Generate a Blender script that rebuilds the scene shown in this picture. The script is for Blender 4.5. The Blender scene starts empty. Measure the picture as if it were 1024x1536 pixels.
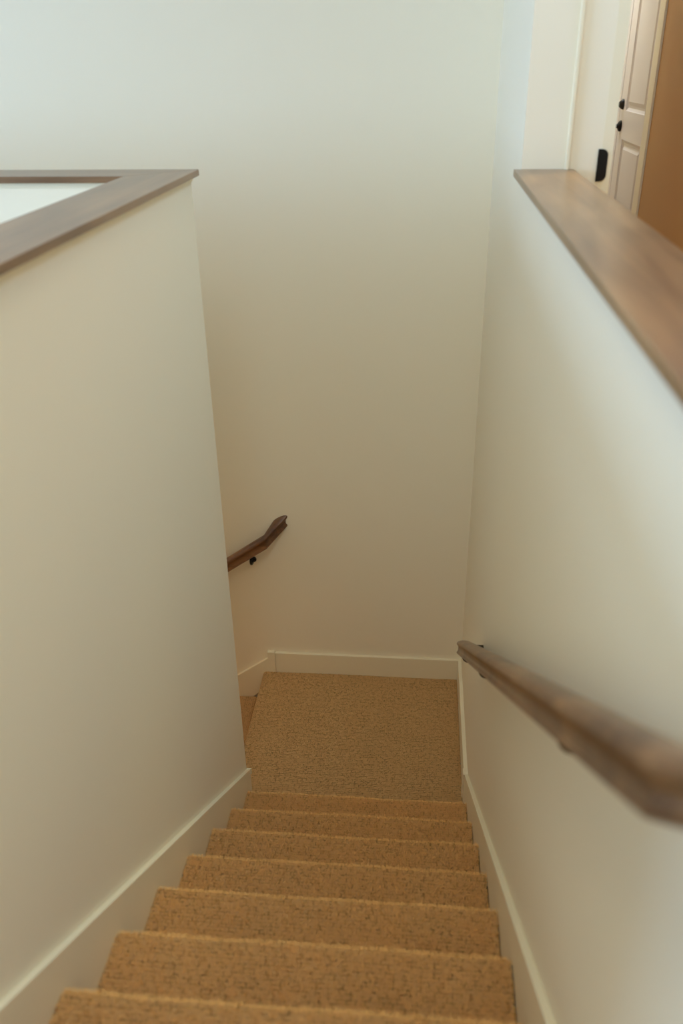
import bpy, bmesh, math, random
import numpy as np
from mathutils import Vector, Matrix

random.seed(4); rng = np.random.default_rng(7)
sc = bpy.context.scene
COL = sc.collection

# ------------------------------------------------------------------ dimensions (metres, landing = z 0)
H, T, W, S = 0.19, 0.2711, 0.9635, 0.0172        # riser, going, width between skirts, skirt thickness
Y0, XL, YF, YL, YJ = 0.0105, -0.1213, 1.0725, 0.0963, 0.0094
XR = W + S                                       # right wall face
YW = YF + S                                      # far wall face
ZCR, ZCL = 2.7448, 2.7366                        # tops of the wooden caps
TK = 0.141                                       # knee wall thickness
UF = 9 * H                                       # upper floor
CEIL = UF + 2.74
XH = 1.952                                       # hall wall with the panelled door

# ------------------------------------------------------------------ node helpers
def new_mat(name):
    m = bpy.data.materials.new(name); m.use_nodes = True
    nt = m.node_tree; b = nt.nodes['Principled BSDF']
    return m, nt, b
def N(nt, kind, **kw):
    n = nt.nodes.new(kind)
    for k, v in kw.items():
        if k in n.inputs: n.inputs[k].default_value = v
        else: setattr(n, k, v)
    return n
def lk(nt, a, ao, b, bi): nt.links.new(a.outputs[ao], b.inputs[bi])

def paint(name, col, rough=0.55, bump=0.0, scale=260, spec=0.35):
    m, nt, b = new_mat(name)
    b.inputs['Base Color'].default_value = (*col, 1)
    b.inputs['Roughness'].default_value = rough
    b.inputs['Specular IOR Level'].default_value = spec
    if bump:
        tc = N(nt, 'ShaderNodeTexCoord')
        n = N(nt, 'ShaderNodeTexNoise', Scale=scale, Detail=3.0, Roughness=0.6)
        bp = N(nt, 'ShaderNodeBump', Strength=bump, Distance=0.002)
        lk(nt, tc, 'Object', n, 'Vector'); lk(nt, n, 'Fac', bp, 'Height'); lk(nt, bp, 'Normal', b, 'Normal')
    return m

def wood(name, dark, light, axis, rough=0.35, coat=0.3, scale=1.0):
    m, nt, b = new_mat(name)
    tc = N(nt, 'ShaderNodeTexCoord')
    mp = N(nt, 'ShaderNodeMapping')
    sv = [26 * scale, 26 * scale, 26 * scale]; sv[axis] = 1.6 * scale
    mp.inputs['Scale'].default_value = sv
    lk(nt, tc, 'Object', mp, 'Vector')
    n1 = N(nt, 'ShaderNodeTexNoise', Scale=1.0, Detail=6.0, Roughness=0.62, Distortion=0.6)
    lk(nt, mp, 'Vector', n1, 'Vector')
    mp2 = N(nt, 'ShaderNodeMapping')
    sv2 = [7, 7, 7]; sv2[axis] = 2.2
    mp2.inputs['Scale'].default_value = sv2
    lk(nt, tc, 'Object', mp2, 'Vector')
    n2 = N(nt, 'ShaderNodeTexNoise', Scale=1.0, Detail=2.0, Roughness=0.5, Distortion=0.4)
    lk(nt, mp2, 'Vector', n2, 'Vector')
    mx = N(nt, 'ShaderNodeMath', operation='MULTIPLY_ADD'); mx.inputs[1].default_value = 0.55
    m2 = N(nt, 'ShaderNodeMath', operation='MULTIPLY'); m2.inputs[1].default_value = 0.45
    lk(nt, n2, 'Fac', m2, 0); lk(nt, n1, 'Fac', mx, 0); lk(nt, m2, 'Value', mx, 2)
    r = N(nt, 'ShaderNodeValToRGB')
    r.color_ramp.elements[0].position = 0.36; r.color_ramp.elements[0].color = (*dark, 1)
    r.color_ramp.elements[1].position = 0.66; r.color_ramp.elements[1].color = (*light, 1)
    lk(nt, mx, 'Value', r, 'Fac'); lk(nt, r, 'Color', b, 'Base Color')
    b.inputs['Roughness'].default_value = rough
    b.inputs['Coat Weight'].default_value = coat; b.inputs['Coat Roughness'].default_value = 0.28
    bp = N(nt, 'ShaderNodeBump', Strength=0.12, Distance=0.001)
    lk(nt, n1, 'Fac', bp, 'Height'); lk(nt, bp, 'Normal', b, 'Normal')
    return m

CARPET_A, CARPET_B = (0.62, 0.335, 0.105), (0.96, 0.60, 0.25)
def carpet(name, disp=0.0, gain=(1, 1, 1)):
    """cut-and-loop pile: short crossing rows of dark slits, tufts and soft brushed patches; UV is in metres"""
    m, nt, b = new_mat(name)
    uv = N(nt, 'ShaderNodeUVMap')
    nz = N(nt, 'ShaderNodeTexNoise', Scale=70.0, Detail=2.0)
    lk(nt, uv, 'UV', nz, 'Vector')
    sub = N(nt, 'ShaderNodeVectorMath', operation='SUBTRACT'); sub.inputs[1].default_value = (0.5, 0.5, 0.5)
    scl = N(nt, 'ShaderNodeVectorMath', operation='SCALE'); scl.inputs['Scale'].default_value = 0.0055
    add = N(nt, 'ShaderNodeVectorMath', operation='ADD')
    lk(nt, nz, 'Color', sub, 0); lk(nt, sub, 'Vector', scl, 0); lk(nt, scl, 'Vector', add, 0); lk(nt, uv, 'UV', add, 1)
    def slits(bw, rh, off):
        mp = N(nt, 'ShaderNodeMapping'); mp.inputs['Location'].default_value = (off, off * 1.7, 0)
        lk(nt, add, 'Vector', mp, 'Vector')
        br = N(nt, 'ShaderNodeTexBrick', offset=0.5, offset_frequency=2, squash=1.3, squash_frequency=3)
        for k_, v_ in (('Scale', 1.0), ('Mortar Size', 0.0016), ('Mortar Smooth', 0.8), ('Bias', 0.0), ('Brick Width', bw), ('Row Height', rh)): br.inputs[k_].default_value = v_
        lk(nt, mp, 'Vector', br, 'Vector')
        inv = N(nt, 'ShaderNodeMapRange'); inv.inputs['To Min'].default_value = 1.0; inv.inputs['To Max'].default_value = 0.0
        lk(nt, br, 'Fac', inv, 'Value')
        return inv
    a = slits(0.021, 0.0115, 0.0)
    tuft = N(nt, 'ShaderNodeTexNoise', Scale=330.0, Detail=3.0, Roughness=0.75); lk(nt, uv, 'UV', tuft, 'Vector')
    mk = N(nt, 'ShaderNodeTexNoise', Scale=55.0, Detail=1.0); lk(nt, uv, 'UV', mk, 'Vector')
    mkr = N(nt, 'ShaderNodeMapRange'); mkr.inputs['From Min'].default_value = 0.42; mkr.inputs['From Max'].default_value = 0.56
    mkr.inputs['To Min'].default_value = 0.9; mkr.inputs['To Max'].default_value = 0.0
    lk(nt, mk, 'Fac', mkr, 'Value')
    mx = N(nt, 'ShaderNodeMath', operation='MAXIMUM'); lk(nt, a, 'Result', mx, 0); lk(nt, mkr, 'Result', mx, 1)
    # height = slit mask * 0.65 + tuft * 0.5
    h1 = N(nt, 'ShaderNodeMath', operation='MULTIPLY'); h1.inputs[1].default_value = 0.5; lk(nt, mx, 'Value', h1, 0)
    h2 = N(nt, 'ShaderNodeMath', operation='MULTIPLY_ADD'); h2.inputs[1].default_value = 0.95
    lk(nt, tuft, 'Fac', h2, 0); lk(nt, h1, 'Value', h2, 2)
    # colour: tufts and slits (the slits are darker), brushed patches
    patch = N(nt, 'ShaderNodeTexNoise', Scale=8.0, Detail=2.0, Roughness=0.5, Distortion=0.3)
    mpp = N(nt, 'ShaderNodeMapping'); mpp.inputs['Scale'].default_value = (0.9, 1.15, 1)
    lk(nt, uv, 'UV', mpp, 'Vector'); lk(nt, mpp, 'Vector', patch, 'Vector')
    f0 = N(nt, 'ShaderNodeMapRange'); f0.inputs['From Min'].default_value = 0.36; f0.inputs['From Max'].default_value = 1.0
    lk(nt, h2, 'Value', f0, 'Value')
    f1 = N(nt, 'ShaderNodeMath', operation='MULTIPLY'); f1.inputs[1].default_value = 0.92; lk(nt, f0, 'Result', f1, 0)
    pr = N(nt, 'ShaderNodeMapRange'); pr.inputs['From Min'].default_value = 0.35; pr.inputs['From Max'].default_value = 0.65; pr.inputs['To Max'].default_value = 0.20
    lk(nt, patch, 'Fac', pr, 'Value')
    f2 = N(nt, 'ShaderNodeMath', operation='ADD'); lk(nt, f1, 'Value', f2, 0); lk(nt, pr, 'Result', f2, 1)
    r = N(nt, 'ShaderNodeValToRGB')
    e = r.color_ramp.elements
    e[0].position = 0.08; e[0].color = (CARPET_A[0] * .30, CARPET_A[1] * .22, CARPET_A[2] * .18, 1)
    e[1].position = 0.85; e[1].color = (*[c * g for c, g in zip(CARPET_B, gain)], 1)
    k = e.new(0.36); k.color = (*[c * g for c, g in zip(CARPET_A, gain)], 1)
    lk(nt, f2, 'Value', r, 'Fac'); lk(nt, r, 'Color', b, 'Base Color')
    b.inputs['Roughness'].default_value = 0.95; b.inputs['Specular IOR Level'].default_value = 0.1
    b.inputs['Sheen Weight'].default_value = 0.8; b.inputs['Sheen Roughness'].default_value = 0.35
    b.inputs['Sheen Tint'].default_value = (0.9, 0.62, 0.36, 1)
    bp = N(nt, 'ShaderNodeBump', Strength=0.9, Distance=0.004)
    lk(nt, h2, 'Value', bp, 'Height'); lk(nt, bp, 'Normal', b, 'Normal')
    if disp:
        ds = N(nt, 'ShaderNodeDisplacement', Midlevel=0.8, Scale=disp)
        lk(nt, h2, 'Value', ds, 'Height')
        nt.links.new(ds.outputs[0], nt.nodes['Material Output'].inputs['Displacement'])
        m.displacement_method = 'BOTH'
    return m

WALLC = (0.86, 0.80, 0.65)
M_wall = paint('cream_wall_paint', WALLC, 0.6, 0.10)
M_trim = paint('cream_gloss_trim_paint', (0.84, 0.77, 0.585), 0.4, 0, spec=0.5)
M_ceil = paint('white_ceiling_paint', (0.86, 0.85, 0.80), 0.8)
M_tan = paint('tan_hall_paint', (0.55, 0.33, 0.145), 0.65, 0.1)
M_door = paint('white_door_paint', (0.76, 0.715, 0.70), 0.4, 0)
M_blk = paint('matte_black_metal', (0.012, 0.011, 0.010), 0.4)
M_blk.node_tree.nodes['Principled BSDF'].inputs['Metallic'].default_value = 0.4
M_dark = paint('dark_gap', (0.05, 0.035, 0.025), 0.9)
M_carpet = carpet('tan_pile_carpet', 0.0055)
M_carpetf = carpet('tan_pile_carpet_flat', 0.0)
M_capY = wood('stained_oak_cap_along', (0.125, 0.058, 0.019), (0.30, 0.165, 0.072), 1, 0.36, 0.5)
M_capX = wood('stained_oak_cap_across', (0.125, 0.058, 0.019), (0.30, 0.165, 0.072), 0, 0.36, 0.5)
M_railY = wood('stained_oak_rail_along', (0.068, 0.027, 0.009), (0.26, 0.130, 0.052), 1, 0.38, 0.35, 1.3)
M_railX = wood('walnut_stained_rail', (0.080, 0.029, 0.010), (0.26, 0.110, 0.040), 0, 0.36, 0.35, 1.3)
M_woodfloor = wood('oak_floor', (0.20, 0.12, 0.06), (0.36, 0.23, 0.12), 1, 0.45, 0.1)

# ------------------------------------------------------------------ mesh helpers
def mesh_obj(name, bm, mat, parent=None, smooth=False, bevel=0.0):
    me = bpy.data.meshes.new(name); bm.to_mesh(me); bm.free()
    o = bpy.data.objects.new(name, me); COL.objects.link(o)
    for m in (mat if isinstance(mat, (list, tuple)) else [mat]): me.materials.append(m)
    if smooth: me.polygons.foreach_set('use_smooth', [True] * len(me.polygons))
    if bevel:
        b = o.modifiers.new('bevel', 'BEVEL'); b.width = bevel; b.segments = 3; b.limit_method = 'ANGLE'; b.angle_limit = math.radians(40)
        b.harden_normals = False
    if parent: o.parent = parent
    return o
def add_box(bm, x0, x1, y0, y1, z0, z1):
    v = [bm.verts.new((x, y, z)) for z in (z0, z1) for y in (y0, y1) for x in (x0, x1)]
    for f in ((0, 2, 3, 1), (4, 5, 7, 6), (0, 1, 5, 4), (2, 6, 7, 3), (0, 4, 6, 2), (1, 3, 7, 5)):
        bm.faces.new([v[i] for i in f])
def box(name, x0, x1, y0, y1, z0, z1, mat, parent=None, bevel=0.0, kind=None):
    bm = bmesh.new(); add_box(bm, x0, x1, y0, y1, z0, z1)
    o = mesh_obj(name, bm, mat, parent, bevel=bevel)
    if kind: o['kind'] = kind
    return o
def prism(name, pts, axis, a0, a1, mat, parent=None, bevel=0.0, kind=None):
    """extrude a polygon of 2D points along an axis; the other two axes in order"""
    bm = bmesh.new()
    def P(p, a):
        return {0: (a, p[0], p[1]), 1: (p[0], a, p[1]), 2: (p[0], p[1], a)}[axis]
    A = [bm.verts.new(P(p, a0)) for p in pts]; B = [bm.verts.new(P(p, a1)) for p in pts]
    bm.faces.new(A); bm.faces.new(B[::-1])
    n = len(pts)
    for i in range(n): bm.faces.new((A[i], B[i], B[(i + 1) % n], A[(i + 1) % n]))
    bmesh.ops.recalc_face_normals(bm, faces=bm.faces)
    o = mesh_obj(name, bm, mat, parent, bevel=bevel)
    if kind: o['kind'] = kind
    return o
def lathe(name, prof, mat, parent, loc, axis, n=28):
    """prof: (distance along axis, radius)"""
    bm = bmesh.new(); rings = []
    for d, r in prof:
        rings.append([bm.verts.new((r * math.cos(2 * math.pi * i / n), r * math.sin(2 * math.pi * i / n), d)) for i in range(n)])
    for a, b in zip(rings, rings[1:]):
        for i in range(n): bm.faces.new((a[i], a[(i + 1) % n], b[(i + 1) % n], b[i]))
    bm.faces.new(rings[0][::-1]); bm.faces.new(rings[-1])
    q = Vector((0, 0, 1)).rotation_difference(Vector(axis))
    bmesh.ops.transform(bm, matrix=Matrix.Translation(Vector(loc)) @ q.to_matrix().to_4x4(), verts=bm.verts)
    bmesh.ops.recalc_face_normals(bm, faces=bm.faces)
    o = mesh_obj(name, bm, mat, parent, smooth=True)
    return o
def tube(bm, pts, r, n=12):
    rings = []
    for i, p in enumerate(pts):
        p = Vector(p)
        d = (Vector(pts[min(i + 1, len(pts) - 1)]) - Vector(pts[max(i - 1, 0)])).normalized()
        a = d.cross(Vector((0, 0, 1)))
        if a.length < 1e-3: a = d.cross(Vector((1, 0, 0)))
        a.normalize(); b = d.cross(a)
        rings.append([bm.verts.new(p + (a * math.cos(2 * math.pi * k / n) + b * math.sin(2 * math.pi * k / n)) * r) for k in range(n)])
    for A, B in zip(rings, rings[1:]):
        for k in range(n): bm.faces.new((A[k], A[(k + 1) % n], B[(k + 1) % n], B[k]))
    bm.faces.new(rings[0][::-1]); bm.faces.new(rings[-1])
def thing(name, label, cat, loc, group=None):
    o = bpy.data.objects.new(name, None); COL.objects.link(o); o.location = loc
    o.empty_display_size = 0.1
    o['label'] = label; o['category'] = cat
    if group: o['group'] = group
    return o
def adopt(parent, *objs):
    """parent world-space meshes to a thing and keep them in place"""
    for o in objs:
        o.parent = parent
        o.matrix_parent_inverse = Matrix.Translation(-parent.location)
def struct(name, *a, **k):
    return box(name, *a, kind='structure', **k)

# ------------------------------------------------------------------ room shell
B0 = -2.2
struct('wall_far', -5.0, XR + 0.25, YW, YW + 0.12, B0, CEIL, M_wall)
struct('wall_left', -S - TK, -S, -2.35, YL, B0, ZCL - 0.018, M_wall)
struct('wall_left_return', -3.3, -S - TK, YL - TK, YL, B0, ZCL - 0.018, M_wall)
struct('wall_right', XR, XR + 0.1267, -2.75, YJ, B0, ZCR - 0.020, M_wall)
struct('wall_right_upper', XR, XR + 0.1267, YJ, YW, B0, CEIL, M_wall)
struct('wall_hall_near', XR + 0.1267, XR + 0.222, YJ + 0.004, 5.0, B0, CEIL, M_wall)
struct('wall_hall', XH, XH + 0.12, -6.0, 2.645, B0, CEIL, M_tan)
struct('wall_hall_far', XH + 0.05, XH + 0.17, 2.645, 5.0, B0, CEIL, M_wall)
struct('wall_hall_end', XR + 0.25, XH + 0.05, 5.0, 5.12, B0, CEIL, M_wall)
BX0, BX1 = -1.2, 1.0
struct('wall_back', -5.0, BX0, -6.12, -6.0, B0, CEIL, M_wall)
struct('wall_back_right', BX1, XH, -6.12, -6.0, B0, CEIL, M_wall)
struct('wall_back_below', BX0, BX1, -6.12, -6.0, B0, UF + 0.55, M_wall)
struct('wall_back_above', BX0, BX1, -6.12, -6.0, UF + 2.45, CEIL, M_wall)
struct('ceiling', -5.12, XH + 0.2, -6.12, 5.12, CEIL, CEIL + 0.1, M_ceil)
# left wall with the window opening that lets the daylight in
WY0, WY1, WZ0, WZ1 = -4.6, -0.9, UF + 0.55, UF + 2.45
struct('wall_window', -5.12, -5.0, -6.12, WY0, B0, CEIL, M_wall)
struct('wall_window_far', -5.12, -5.0, WY1, YW + 0.12, B0, CEIL, M_wall)
struct('wall_window_below', -5.12, -5.0, WY0, WY1, B0, WZ0, M_wall)
struct('wall_window_above', -5.12, -5.0, WY0, WY1, WZ1, CEIL, M_wall)
bm = bmesh.new()
for a, b_ in ((WY0, WY0 + .06), (WY1 - .06, WY1), ((WY0 + WY1) / 2 - .03, (WY0 + WY1) / 2 + .03)): add_box(bm, -5.09, -5.03, a, b_, WZ0, WZ1)
for a, b_ in ((WZ0, WZ0 + .06), (WZ1 - .06, WZ1)): add_box(bm, -5.088, -5.032, WY0, WY1, a, b_)
wf = mesh_obj('window_1', bm, M_trim); wf['kind'] = 'structure'
bm = bmesh.new()
for a, b_ in ((BX0, BX0 + .06), (BX1 - .06, BX1)): add_box(bm, a, b_, -6.09, -6.03, WZ0, WZ1)
for a, b_ in ((WZ0, WZ0 + .06), (WZ1 - .06, WZ1)): add_box(bm, BX0, BX1, -6.088, -6.032, a, b_)
wf = mesh_obj('window_added', bm, M_trim); wf['kind'] = 'structure'  # unseen window in the back wall, added for the cool fill behind it
# floors
struct('floor', -5.0, -S - TK, -6.0, YL - TK, UF - 0.25, UF, M_woodfloor)
struct('floor_top_of_stairs', -S - TK, XR + 0.1267, -6.0, Y0 - 8 * T - 0.03, UF - 0.25, UF, M_woodfloor)
struct('floor_hall', XR + 0.1267, XH, -6.0, 5.0, UF - 0.25, UF, M_woodfloor)
struct('floor_lower', -5.0, XR, -3.0, YW, B0 - 0.1, B0, M_woodfloor)
struct('wall_below_stairs', -S, XR, -2.60, -2.50, B0, UF - 0.25, M_wall)

# skirting: sloping boards beside both flights, level boards on the landing
SK = 0.102
def sz(y): return H + SK - H / T * (y - Y0)
yb = 0.25
prism('trim_left', [(YL, -0.25), (YL, sz(YL) - 0.0), (YL - 0.012, sz(YL - 0.012) + 0.0), (-2.16, sz(-2.16)), (-2.16, sz(-2.16) - 0.65)],
      0, -S, 0.0, M_trim, bevel=0.0015, kind='structure')
box('trim_left_return', -S, 0.004, YL, YL + 0.004, sz(YL) - 0.03, sz(YL) + .001, M_trim, kind='structure')
prism('trim_right', [(yb, -0.25), (yb, 0.1235), (-2.16, sz(-2.16)), (-2.16, sz(-2.16) - 0.65)], 0, W, XR, M_trim, bevel=0.0015, kind='structure')
box('baseboard_right', W - 0.001, XR, yb, YF, -0.02, 0.1257, M_trim, kind='structure', bevel=0.0015)
box('trim_right_joint', W - 0.006, XR, yb - 0.03, yb + 0.012, -0.02, 0.142, M_trim, kind='structure', bevel=0.002)
box('baseboard_far', -0.052, XR, YF, YW, -0.02, 0.1257, M_trim, kind='structure', bevel=0.0015)
box('trim_far_joint', -0.093, -0.052, YF - 0.006, YW, -0.10, 0.134, M_trim, kind='structure', bevel=0.002)
zl = lambda x: 0.085 + H / T * 1.03 * (x + 0.095)
prism('trim_far', [(-0.093, -0.10), (-0.093, zl(-0.093)), (-2.6, zl(-2.6)), (-2.6, zl(-2.6) - 0.7)], 1, YF, YW, M_trim, bevel=0.0015, kind='structure')
prism('trim_left_lower', [(-S - .03, -0.10), (-S - .03, zl(-S - .03)), (-2.6, zl(-2.6)), (-2.6, zl(-2.6) - 0.7)], 1, YL, YL + S, M_trim, bevel=0.0015, kind='structure')

M_pile = carpet('tan_pile_yarn', 0.0, (1.03, 1.07, 1.03))
def add_pile(o, count, seed):
    o.data.materials.append(M_pile)
    md = o.modifiers.new('pile', 'PARTICLE_SYSTEM'); ps = md.particle_system; ps.seed = seed
    st = ps.settings; st.type = 'HAIR'; st.count = count; st.hair_length = 0.0065; st.hair_step = 2
    st.emit_from = 'FACE'; st.use_emit_random = True; st.distribution = 'RAND'
    st.use_advanced_hair = True; st.brownian_factor = 0.0; st.factor_random = 0.0016; st.normal_factor = 0.0065 / 4
    st.material = 2; st.display_step = 2; st.render_step = 2
    st.root_radius = 0.75; st.tip_radius = 0.45; st.radius_scale = 0.001
    return md
# ------------------------------------------------------------------ carpeted stairs
NOSE, R = 0.028, 0.019
def step_profile(dense):
    """(y, z) points of the carpet over one step; y grows down the stair, 0,0 = the nosing's outermost/top line"""
    pts = []
    # bottom of the riser up to the underside of the nosing
    zr = np.linspace(-H - 0.005, -2 * R - 0.004, max(2, int((H - 2 * R) / dense)))
    pts += [(-NOSE, z) for z in zr]
    yq = np.linspace(-NOSE, -R, 4)[1:]
    pts += [(y, -2 * R - 0.002) for y in yq]
    for a in np.linspace(-90, 90, max(8, int(math.pi * R / dense))):
        pts.append((-R + R * math.cos(math.radians(a)), -R + R * math.sin(math.radians(a))))
    yt = np.linspace(-R, -T - NOSE - 0.004, max(4, int((T + NOSE) / dense)))[1:]
    pts += [(y, 0.0) for y in yt]
    return pts
def make_step(name, k, w0, w1, dense, mapf, mat, parent, uoff, pile=0):
    prof = step_profile(dense)
    n = len(prof); nx = int((w1 - w0) / dense)
    us = np.linspace(w0, w1, nx)
    er = 0.005                                            # the carpet's side edges roll under
    al = [0.0]
    for (a, b), (c, d) in zip(prof, prof[1:]): al.append(al[-1] + math.hypot(c - a, d - b))
    verts = []; uvs = []
    pr = np.array(prof); ph = rng.uniform(0, 6, 4)
    tang = np.gradient(pr, axis=0); tang /= np.linalg.norm(tang, axis=1)[:, None]
    nrm = np.stack([tang[:, 1], -tang[:, 0]], 1)
    for i in range(n):
        for u in us:
            e = min(u - w0, w1 - u)
            dip = -(er - math.sqrt(max(er * er - (er - e) ** 2, 0))) if e < er else 0
            wob = 0.0012 * math.sin(u * 9 + ph[0] + al[i] * 7) + 0.0009 * math.sin(u * 23 + ph[1] + al[i] * 19)
            y, z = pr[i] + nrm[i] * (dip + wob)
            verts.append(mapf(u, y, z)); uvs.append((u + uoff, al[i] + k * 0.53))
    faces = [(i * nx + j, i * nx + j + 1, (i + 1) * nx + j + 1, (i + 1) * nx + j) for i in range(n - 1) for j in range(nx - 1)]
    me = bpy.data.meshes.new(name); me.from_pydata(verts, [], faces)
    uvl = me.uv_layers.new(name='UVMap')
    arr = np.array(uvs, dtype=np.float32)
    li = np.zeros(len(me.loops), dtype=np.int32); me.loops.foreach_get('vertex_index', li)
    uvl.data.foreach_set('uv', arr[li].ravel())
    me.polygons.foreach_set('use_smooth', [True] * len(me.polygons))
    me.materials.append(mat)
    bm = bmesh.new(); bm.from_mesh(me); bm.normal_update()
    # the carpet faces up
    if sum(f.normal.z for f in list(bm.faces)[-200:]) < 0: bmesh.ops.reverse_faces(bm, faces=bm.faces)
    bm.to_mesh(me); bm.free()
    o = bpy.data.objects.new(name, me); COL.objects.link(o)
    if pile: add_pile(o, pile, 3 + k)
    adopt(parent, o)
    return o
flight = thing('carpeted_staircase', 'flight of tan carpeted steps leading down between the two half walls to the landing', 'staircase', (W / 2, Y0, 0))
for k in range(9):
    dn = 0.0026 if 4 <= k <= 6 else (0.0035 if k < 8 else 0.02)
    yk, zk = Y0 - T * k, H * (k + 1)
    make_step('step', k, 0.0025, W - 0.0045, dn, lambda u, y, z, yk=yk, zk=zk: (u, yk + y, zk + z), M_carpet if k < 8 else M_carpetf, flight, k * 1.31, 60000 if k < 8 else 20000)
    if k == 8: break
# timber carcass below the carpet: closes each step to the sides
cp = [(Y0 - NOSE - .012, -0.02)]
for k in range(9):
    yk = Y0 - T * k
    cp += [(yk - NOSE - .012, H * (k + 1) - .014), (yk - T - NOSE - .012, H * (k + 1) - .014)]
cp[-1] = (Y0 - 8 * T - NOSE - .02, cp[-1][1]); cp += [(Y0 - 8 * T - NOSE - .02, cp[-1][1] - 0.35), (Y0 - NOSE - .3, -0.02)]
c = prism('stair_carcass', cp, 0, 0.001, W - 0.001, M_dark); adopt(flight, c)

lower = thing('carpeted_staircase', 'tan carpeted steps of the lower flight, going down leftward behind the left half wall', 'staircase', (XL, (YL + YF) / 2, -H))
for k in range(1, 8):
    xk, zk = XL - T * k, -H * k
    dn = 0.004 if k == 1 else 0.02
    # the flight runs towards -x; the tread behind each nosing lies towards +x
    make_step('step', k, YL + S + .004, YF - 0.003, dn, lambda u, y, z, xk=xk, zk=zk: (xk - y, u, zk + z), M_carpet if k == 1 else M_carpetf, lower, 3 + k * .9)

# landing carpet with its nosing over the lower flight
def landing():
    d = 0.0045
    prof = [(XL + NOSE - .0, z) for z in np.linspace(-H - .005, -2 * R - .004, 30)]
    prof += [(XL + x, -2 * R - .002) for x in (0.025, R)]
    prof += [(XL + R - R * math.cos(math.radians(a)), -R + R * math.sin(math.radians(a))) for a in np.linspace(-90, 90, 16)]
    prof += [(x, 0.0) for x in np.linspace(XL + R, W - .002, int((W - XL) / d))[1:]]
    ya, yb_ = Y0 - NOSE - .012, YF - .002
    ys = np.linspace(ya, yb_, int((yb_ - ya) / d))
    n, m = len(prof), len(ys)
    al = [0.0]
    for (a, b), (c_, e) in zip(prof, prof[1:]): al.append(al[-1] + math.hypot(c_ - a, e - b))
    verts, uvs = [], []
    for i, (x, z) in enumerate(prof):
        for y in ys:
            yy = y
            e = min(yb_ - y, 99 if x < W - .02 else 99)
            dip = -.006 * max(0, 1 - e / .008) ** 2
            if x > W - .01: dip -= .006 * ((x - W + .01) / .01) ** 2
            if x < 0.0 and y < YL + .008: yy = YL + .008          # stops against the end of the half wall
            verts.append((x, yy, z + dip + .0012 * math.sin(x * 8 + y * 5)))
            uvs.append((al[i] + 9.1, yy + 4.4))
    faces = [(i * m + j, (i + 1) * m + j, (i + 1) * m + j + 1, i * m + j + 1) for i in range(n - 1) for j in range(m - 1)]
    me = bpy.data.meshes.new('floor_landing'); me.from_pydata(verts, [], faces)
    uvl = me.uv_layers.new(name='UVMap'); arr = np.array(uvs, dtype=np.float32)
    li = np.zeros(len(me.loops), dtype=np.int32); me.loops.foreach_get('vertex_index', li)
    uvl.data.foreach_set('uv', arr[li].ravel())
    me.polygons.foreach_set('use_smooth', [True] * len(me.polygons))
    me.materials.append(M_carpet)
    o = bpy.data.objects.new('floor_landing', me); COL.objects.link(o); o['kind'] = 'structure'
landing()
struct('floor_landing_slab', XL + NOSE + .012, W - .002, YL + .004, YF - .002, -0.25, -0.012, M_dark)

# ------------------------------------------------------------------ wooden caps on the half walls
CX1 = -S + 0.0222; CX0 = CX1 - 0.1824; CY1 = YL + 0.0222; CY0 = CY1 - 0.1824; CT = 0.0185
capL = thing('half_wall_cap', 'stained wood cap with a mitred corner on top of the left half wall', 'wall cap', ((CX0 + CX1) / 2, CY0, ZCL - CT))
a = prism('cap_board', [(CX1, -2.37), (CX1, CY1), (CX0, CY0), (CX0, -2.37)], 2, ZCL - CT, ZCL, M_capY, bevel=0.0015)
b = prism('cap_board', [(CX1, CY1 + .0003), (-3.3, CY1 + .0003), (-3.3, CY0 + .0003), (CX0, CY0 + .0003)], 2, ZCL - CT, ZCL, M_capX, bevel=0.0015)
adopt(capL, a, b)
capR = thing('half_wall_cap', 'long stained wood cap on the right half wall, running up to the tall wall end', 'wall cap', (XR + .06, YJ - 1, ZCR - .02))
a = box('cap_board', XR - 0.0222, XR + 0.1267 + 0.0222, -2.77, YJ, ZCR - 0.020, ZCR, M_capY, bevel=0.002); adopt(capR, a)
# slim bead below the caps
for nm, args in (('trim_cap_left', (-S, -S + .004, -2.35, YL + .004, ZCL - CT - .014, ZCL - CT)),
                 ('trim_cap_right', (XR - .004, XR, -2.75, YJ, ZCR - .02 - .012, ZCR - .02))):
    struct(nm, *args, M_trim)
struct('trim_cap_inner', -3.3, -S - TK, YL - TK - .004, YL - TK, ZCL - CT - .014, ZCL - CT, M_trim)

# ------------------------------------------------------------------ tall wall end, jamb and strike plate
box('trim_corner', XR + .1225, XR + .1325, YJ - 0.012, YJ + 0.02, UF, CEIL, M_trim, kind='structure', bevel=0.002)
box('trim_jamb', XR + 0.222, 1.2335, YJ + 0.0025, 1.2, UF, CEIL, M_trim, kind='structure')
# half-round-cornered plate
bm = bmesh.new()
px0, px1, pz0, pz1, rr = 1.1935, 1.2215, 2.711, 2.797, .017
out = [(px0, pz0)]
for a_ in range(-90, 1, 15): out.append((px1 - rr + rr * math.cos(math.radians(a_)), pz0 + rr + rr * math.sin(math.radians(a_))))
for a_ in range(0, 91, 15): out.append((px1 - rr + rr * math.cos(math.radians(a_)), pz1 - rr + rr * math.sin(math.radians(a_))))
out.append((px0, pz1))
bm.free()
sp = prism('strike_plate', out, 1, YJ - .001, YJ + .006, M_blk)
sp['label'] = 'flat matte black metal plate with rounded right corners on the pale door jamb'; sp['category'] = 'strike plate'

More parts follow.
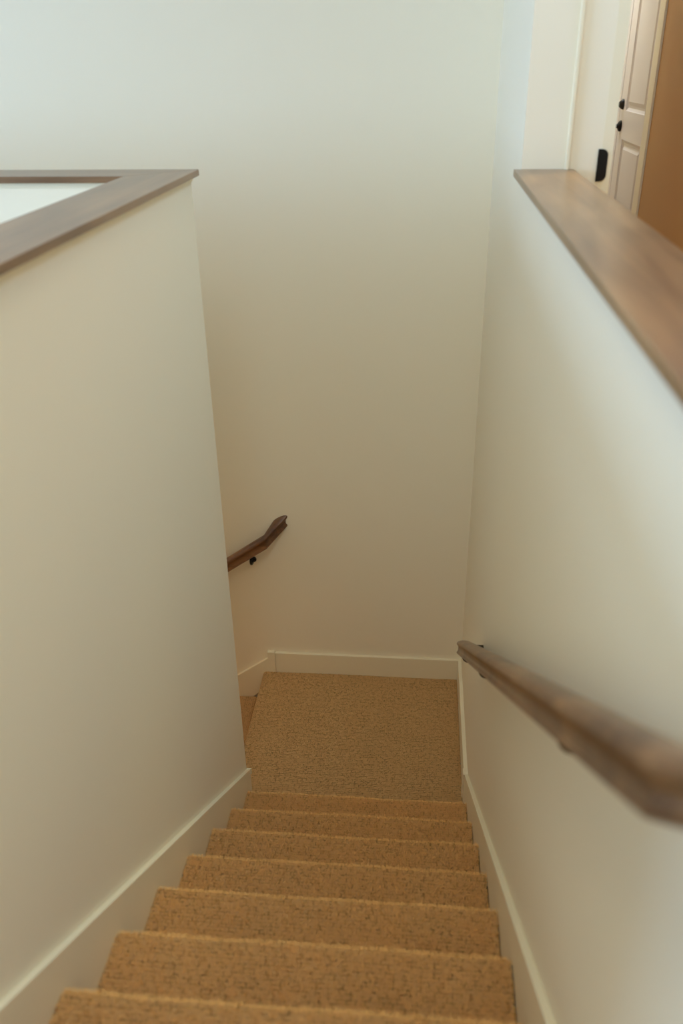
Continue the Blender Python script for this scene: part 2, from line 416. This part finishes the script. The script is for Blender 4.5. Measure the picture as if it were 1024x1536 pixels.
# ------------------------------------------------------------------ panelled door in the hall
YD0, YD1 = 2.775, 3.515
DX = XH + 0.05
door = bpy.data.objects.new('door_1', None); COL.objects.link(door); door.location = (DX, (YD0 + YD1) / 2, UF); door['kind'] = 'structure'
DT = UF + 2.04
def panel_door():
    bm = bmesh.new(); xf = XH
    ya, yb_ = 2.829, 3.357
    zs = [(UF + .20, 2.564), (2.729, UF + 1.88)]
    # stiles and rails around the two recessed panels
    add_box(bm, xf, DX, YD0, ya, UF + .01, DT); add_box(bm, xf, DX, yb_, YD1, UF + .01, DT)
    for a_, b_ in ((UF + .01, zs[0][0]), (zs[0][1], zs[1][0]), (zs[1][1], DT)): add_box(bm, xf, DX, ya, yb_, a_, b_)
    for z0, z1 in zs:
        # sloping sticking, then a raised field
        rings = []
        for ins, dx in ((0, 0), (.004, .006), (.018, .014), (.030, .014), (.052, .004), (.054, .003)):
            rings.append([bm.verts.new((xf + dx, y, z)) for y, z in ((ya + ins, z0 + ins), (yb_ - ins, z0 + ins), (yb_ - ins, z1 - ins), (ya + ins, z1 - ins))])
        for A, B in zip(rings, rings[1:]):
            for i in range(4): bm.faces.new((A[i], A[(i + 1) % 4], B[(i + 1) % 4], B[i]))
        bm.faces.new(rings[-1])
    bmesh.ops.recalc_face_normals(bm, faces=bm.faces)
    return mesh_obj('door_leaf', bm, M_door)
leaf = panel_door()
stop = box('door_post', XH - .002, DX, YD1 + .006, 3.735, UF, DT + .03, M_door, bevel=.002)
gap = box('door_gap', XH + .02, DX, YD1, YD1 + .006, UF, DT, M_dark)
gap2 = box('door_groove', XH + .004, DX, 3.735, 3.741, UF, DT, M_dark)
case = box('door_casing', XH - .012, DX, 2.650, YD0 - .004, UF, DT + .09, M_trim, bevel=.004)
head = box('door_head_casing', XH - .011, DX, YD0 - .004, 3.95, DT + .01, DT + .09, M_trim, bevel=.004)
adopt(door, leaf, stop, gap, gap2, case, head)
post2 = box('door_casing', XH - .002, DX, 3.741, 3.95, UF, DT + .01, M_trim, bevel=.002); adopt(door, post2)
kp = [(0, .033), (.008, .033), (.016, .026), (.022, .014), (.034, .011), (.044, .011), (.050, .018), (.058, .025), (.068, .027), (.078, .025), (.085, .015), (.087, .003)]
kn = lathe('door_knob', kp, M_blk, None, (XH, 3.440, 2.636), (-1, 0, 0)); adopt(door, kn)
db = lathe('deadbolt', [(0, .030), (.008, .030), (.016, .024), (.034, .012), (.038, .004)], M_blk, None, (XH, 3.440, 2.762), (-1, 0, 0)); adopt(door, db)
hg = bmesh.new(); tube(hg, [(XH - .004, YD0 - .001, 2.736), (XH - .004, YD0 - .001, 2.831)], .007); add_box(hg, XH - .002, XH + .001, YD0, YD0 + .012, 2.738, 2.829)
hg = mesh_obj('door_hinge', hg, M_blk); adopt(door, hg)

# ------------------------------------------------------------------ handrails
def rail_profile(k=1.0):
    half = [(0.0, 0.0), (.022, 0.0), (.0265, .004), (.0265, .009), (.0235, .013), (.0212, .019), (.0208, .026), (.0222, .032),
            (.0262, .0365), (.0280, .041), (.0268, .046), (.0220, .0505), (.0135, .0535), (0.0, .0545)]
    half = [(u, v * k) for u, v in half]
    out = list(half)
    for u, v in half[-2:0:-1]: out.append((-u, v))
    return out
def rail_mesh(name, path, start_n, end_n, mat, tall=1.0):
    """sweep the moulded profile along a path (line of the rail's underside centre) with mitred joints; the ends are cut by planes"""
    prof = rail_profile(tall); segs = [(Vector(b) - Vector(a)).normalized() for a, b in zip(path, path[1:])]
    rings = []
    for i, p in enumerate(path):
        p = Vector(p)
        if i == 0: n = Vector(start_n)
        elif i == len(path) - 1: n = Vector(end_n)
        else:
            h0 = Vector((segs[i - 1].x, segs[i - 1].y, 0)).normalized(); h1 = Vector((segs[i].x, segs[i].y, 0)).normalized()
            n = (h0 + h1).normalized()
        d = segs[min(i, len(segs) - 1)] if i == 0 else segs[i - 1]
        side = d.cross(Vector((0, 0, 1))).normalized(); up = side.cross(d)
        if up.z < 0: up = -up
        ring = []
        for u, v in prof:
            q = p + side * u + up * v
            t = (p - q).dot(n) / d.dot(n)
            ring.append(q + d * t)
        rings.append(ring)
    bm = bmesh.new(); V = [[bm.verts.new(q) for q in r] for r in rings]; m = len(prof)
    for A, B in zip(V, V[1:]):
        for k in range(m): bm.faces.new((A[k], A[(k + 1) % m], B[(k + 1) % m], B[k]))
    bm.faces.new(V[0]); bm.faces.new(V[-1][::-1])
    bmesh.ops.recalc_face_normals(bm, faces=bm.faces)
    o = mesh_obj(name, bm, mat)
    o.data.polygons.foreach_set('use_smooth', [len(f.vertices) == 4 for f in o.data.polygons])
    es = o.modifiers.new('split', 'EDGE_SPLIT'); es.split_angle = math.radians(38)
    return o
def bracket(parent, p, wall, rail_dir, drop=0.030, rad=0.020):
    """p: rail underside point; wall: the wall point level with the rosette; arm curves out and up to a saddle"""
    p = Vector(p); wall = Vector(wall); out = (p - wall); out.z = 0; L = out.length; out.normalize()
    lo = p.z - drop
    w0 = Vector((wall.x, wall.y, lo))
    bm = bmesh.new()
    pts = [w0 + out * .004]
    for a_ in range(0, 91, 15):
        r = rad; c_ = w0 + out * (L - r) + Vector((0, 0, r))
        pts.append(c_ + out * (r * math.sin(math.radians(a_))) - Vector((0, 0, r * math.cos(math.radians(a_)))))
    pts.append(p - Vector((0, 0, .002)))
    tube(bm, pts, .0068)
    arm = mesh_obj('rail_bracket', bm, M_blk, smooth=True)
    adopt(parent, arm)
    ros = lathe('rosette', [(0, .016), (.004, .016), (.008, .013), (.012, .008)], M_blk, None, w0, out); 
    ros.parent = arm
    bm = bmesh.new(); d = Vector(rail_dir).normalized(); side = d.cross(Vector((0, 0, 1))).normalized(); up = side.cross(d)
    if up.z < 0: up = -up
    vs = []
    for l in (-.03, .03):
        for s_ in (-.012, .012):
            for u in (-.004, .0005): vs.append(bm.verts.new(p + d * l + side * s_ + up * u))
    for f in ((0, 1, 3, 2), (4, 6, 7, 5), (0, 4, 5, 1), (2, 3, 7, 6), (0, 2, 6, 4), (1, 5, 7, 3)): bm.faces.new([vs[i] for i in f])
    bmesh.ops.recalc_face_normals(bm, faces=bm.faces)
    sd = mesh_obj('saddle', bm, M_blk); sd.parent = arm
    return arm
SL = H / T
xc = 0.906
def zb(y): return 0.998 - SL * y                      # underside line of the right rail
railR = thing('handrail', 'long medium-brown wooden handrail on the right wall above the stairs', 'handrail', (xc, -1.0, zb(-1.0)), None)
JY = -2.155
th = math.radians(40); rise = 0.60; Lr = (XR - xc) / math.sin(th) - .001
p2 = (xc + Lr * math.sin(th), JY - Lr * math.cos(th), zb(JY) + Lr * rise)
r1 = rail_mesh('rail', [(xc, 0.0, zb(0.0)), (xc, JY, zb(JY)), p2], (0, 1, 0), (1, 0, 0), M_railY); adopt(railR, r1)
for y in (-1.773, -0.683, -0.03): bracket(railR, (xc, y, zb(y)), (XR, y, 0), (0, -1, SL))
e = box('end_plate', xc + .0285, XR - .001, -0.016, -0.002, 1.010, 1.048, M_blk, bevel=.001); adopt(railR, e)

yc = YW - .070
def zx(x): return 0.840 + SL * (x + 0.05)             # underside line of the left rail
railL = thing('handrail', 'short visible end of a dark walnut handrail on the far wall above the lower flight', 'handrail', (-1.0, yc, zx(-1.0)), None)
JX = -0.052
Lr = .070 / math.sin(math.radians(45)) - .001
p2 = (JX + Lr * .7071, yc + Lr * .7071, zx(JX) + Lr * .72)
r2 = rail_mesh('rail', [(-2.2, yc, zx(-2.2)), (JX, yc, zx(JX)), p2], (1, 0, 0), (0, 1, 0), M_railX, 1.12); adopt(railL, r2)
for x in (-0.135, -1.1, -2.0): bracket(railL, (x, yc, zx(x)), (x, YW, 0), (1, 0, SL), 0.055, 0.030)

# ------------------------------------------------------------------ light
def area(name, loc, target, sx, sy, power, col, spread=180):
    l = bpy.data.lights.new(name, 'AREA'); l.shape = 'RECTANGLE'; l.size = sx; l.size_y = sy; l.energy = power; l.color = col
    l.spread = math.radians(spread)
    o = bpy.data.objects.new(name, l); COL.objects.link(o); o.location = loc
    o.rotation_euler = (Vector(target) - Vector(loc)).to_track_quat('-Z', 'Y').to_euler()
    return o
# daylight through the left window, plus added fills from behind, overhead and the hall
area('window_daylight', (-5.14, (WY0 + WY1) / 2, (WZ0 + WZ1) / 2), (0, (WY0 + WY1) / 2, (WZ0 + WZ1) / 2), WY1 - WY0, WZ1 - WZ0, 305, (0.455, 0.69, 1.04))
area('back_window_fill', ((BX0 + BX1) / 2, -6.14, (WZ0 + WZ1) / 2), ((BX0 + BX1) / 2, 0, (WZ0 + WZ1) / 2), BX1 - BX0, WZ1 - WZ0, 20, (0.60, 0.90, 1.0))  # unseen source behind the viewer, added to cool the upper left wall
area('overhead_fill', (0.45, -2.2, CEIL - .02), (0.45, -2.2, 0), 1.0, 1.4, 28, (0.98, 1.0, 0.88))  # unseen source added overhead to brighten the steps and upper walls
area('hall_cool_fill', (1.56, -0.28, CEIL - .02), (1.56, -0.28, 0), 0.6, 0.55, 21, (0.42, 0.69, 1.0))  # unseen cool source added to reach the top of the left wall
# hall ceiling lamp, with unseen fills added for lower flight and door
area('lower_flight_fill', (-1.9, (YL + YF) / 2, UF - .28), (-1.9, (YL + YF) / 2, 0), 0.3, 0.3, 6.0, (1.0, 0.55, 0.22), 160)  # unseen warm source added to tint the lower flight and lower walls
area('hall_ceiling_lamp', (1.70, 0.3, CEIL - .03), (1.70, 0.3, 0), 0.2, 0.2, 10, (1.0, 0.80, 0.25), 80)
area('hall_door_fill', (1.5, 3.9, CEIL - .03), (1.5, 3.9, 0), 0.3, 0.3, 15, (0.88, 0.95, 1.0), 140)  # unseen cool source added to light the panelled door
w = bpy.data.worlds.new('sky'); sc.world = w; w.use_nodes = True
w.node_tree.nodes['Background'].inputs[0].default_value = (0.62, 0.78, 1.0, 1); w.node_tree.nodes['Background'].inputs[1].default_value = 0.6

# ------------------------------------------------------------------ camera
cd = bpy.data.cameras.new('camera'); cam = bpy.data.objects.new('camera', cd); COL.objects.link(cam)
yaw, pitch, roll, f = -0.0899, -0.4951, -0.0139, 1260.68
fwd = Vector((math.sin(yaw) * math.cos(pitch), math.cos(yaw) * math.cos(pitch), math.sin(pitch)))
rt = Vector((math.cos(yaw), -math.sin(yaw), 0)); up = rt.cross(fwd)
rt2 = rt * math.cos(roll) + up * math.sin(roll); up2 = up * math.cos(roll) - rt * math.sin(roll)
m = Matrix((rt2, up2, -fwd)).transposed().to_4x4(); m.translation = Vector((0.7018, -2.6343, 3.0261))
cam.matrix_world = m
cd.sensor_fit = 'AUTO'; cd.sensor_width = 36; cd.lens = f / 1536 * 36
cd.shift_x = -(521.49 - 512) / 1536; cd.shift_y = (772.12 - 768) / 1536
cd.dof.use_dof = True; cd.dof.focus_distance = 4.0; cd.dof.aperture_fstop = 2.1
cd.clip_start = 0.02
sc.camera = cam
sc.view_settings.view_transform = 'Standard'; sc.view_settings.look = 'None'
sc.view_settings.exposure = 0.0; sc.view_settings.gamma = 1.0; sc.view_settings.use_curve_mapping = False
sc.cycles.max_bounces = 14; sc.cycles.diffuse_bounces = 10
sc.cycles.use_denoising = True
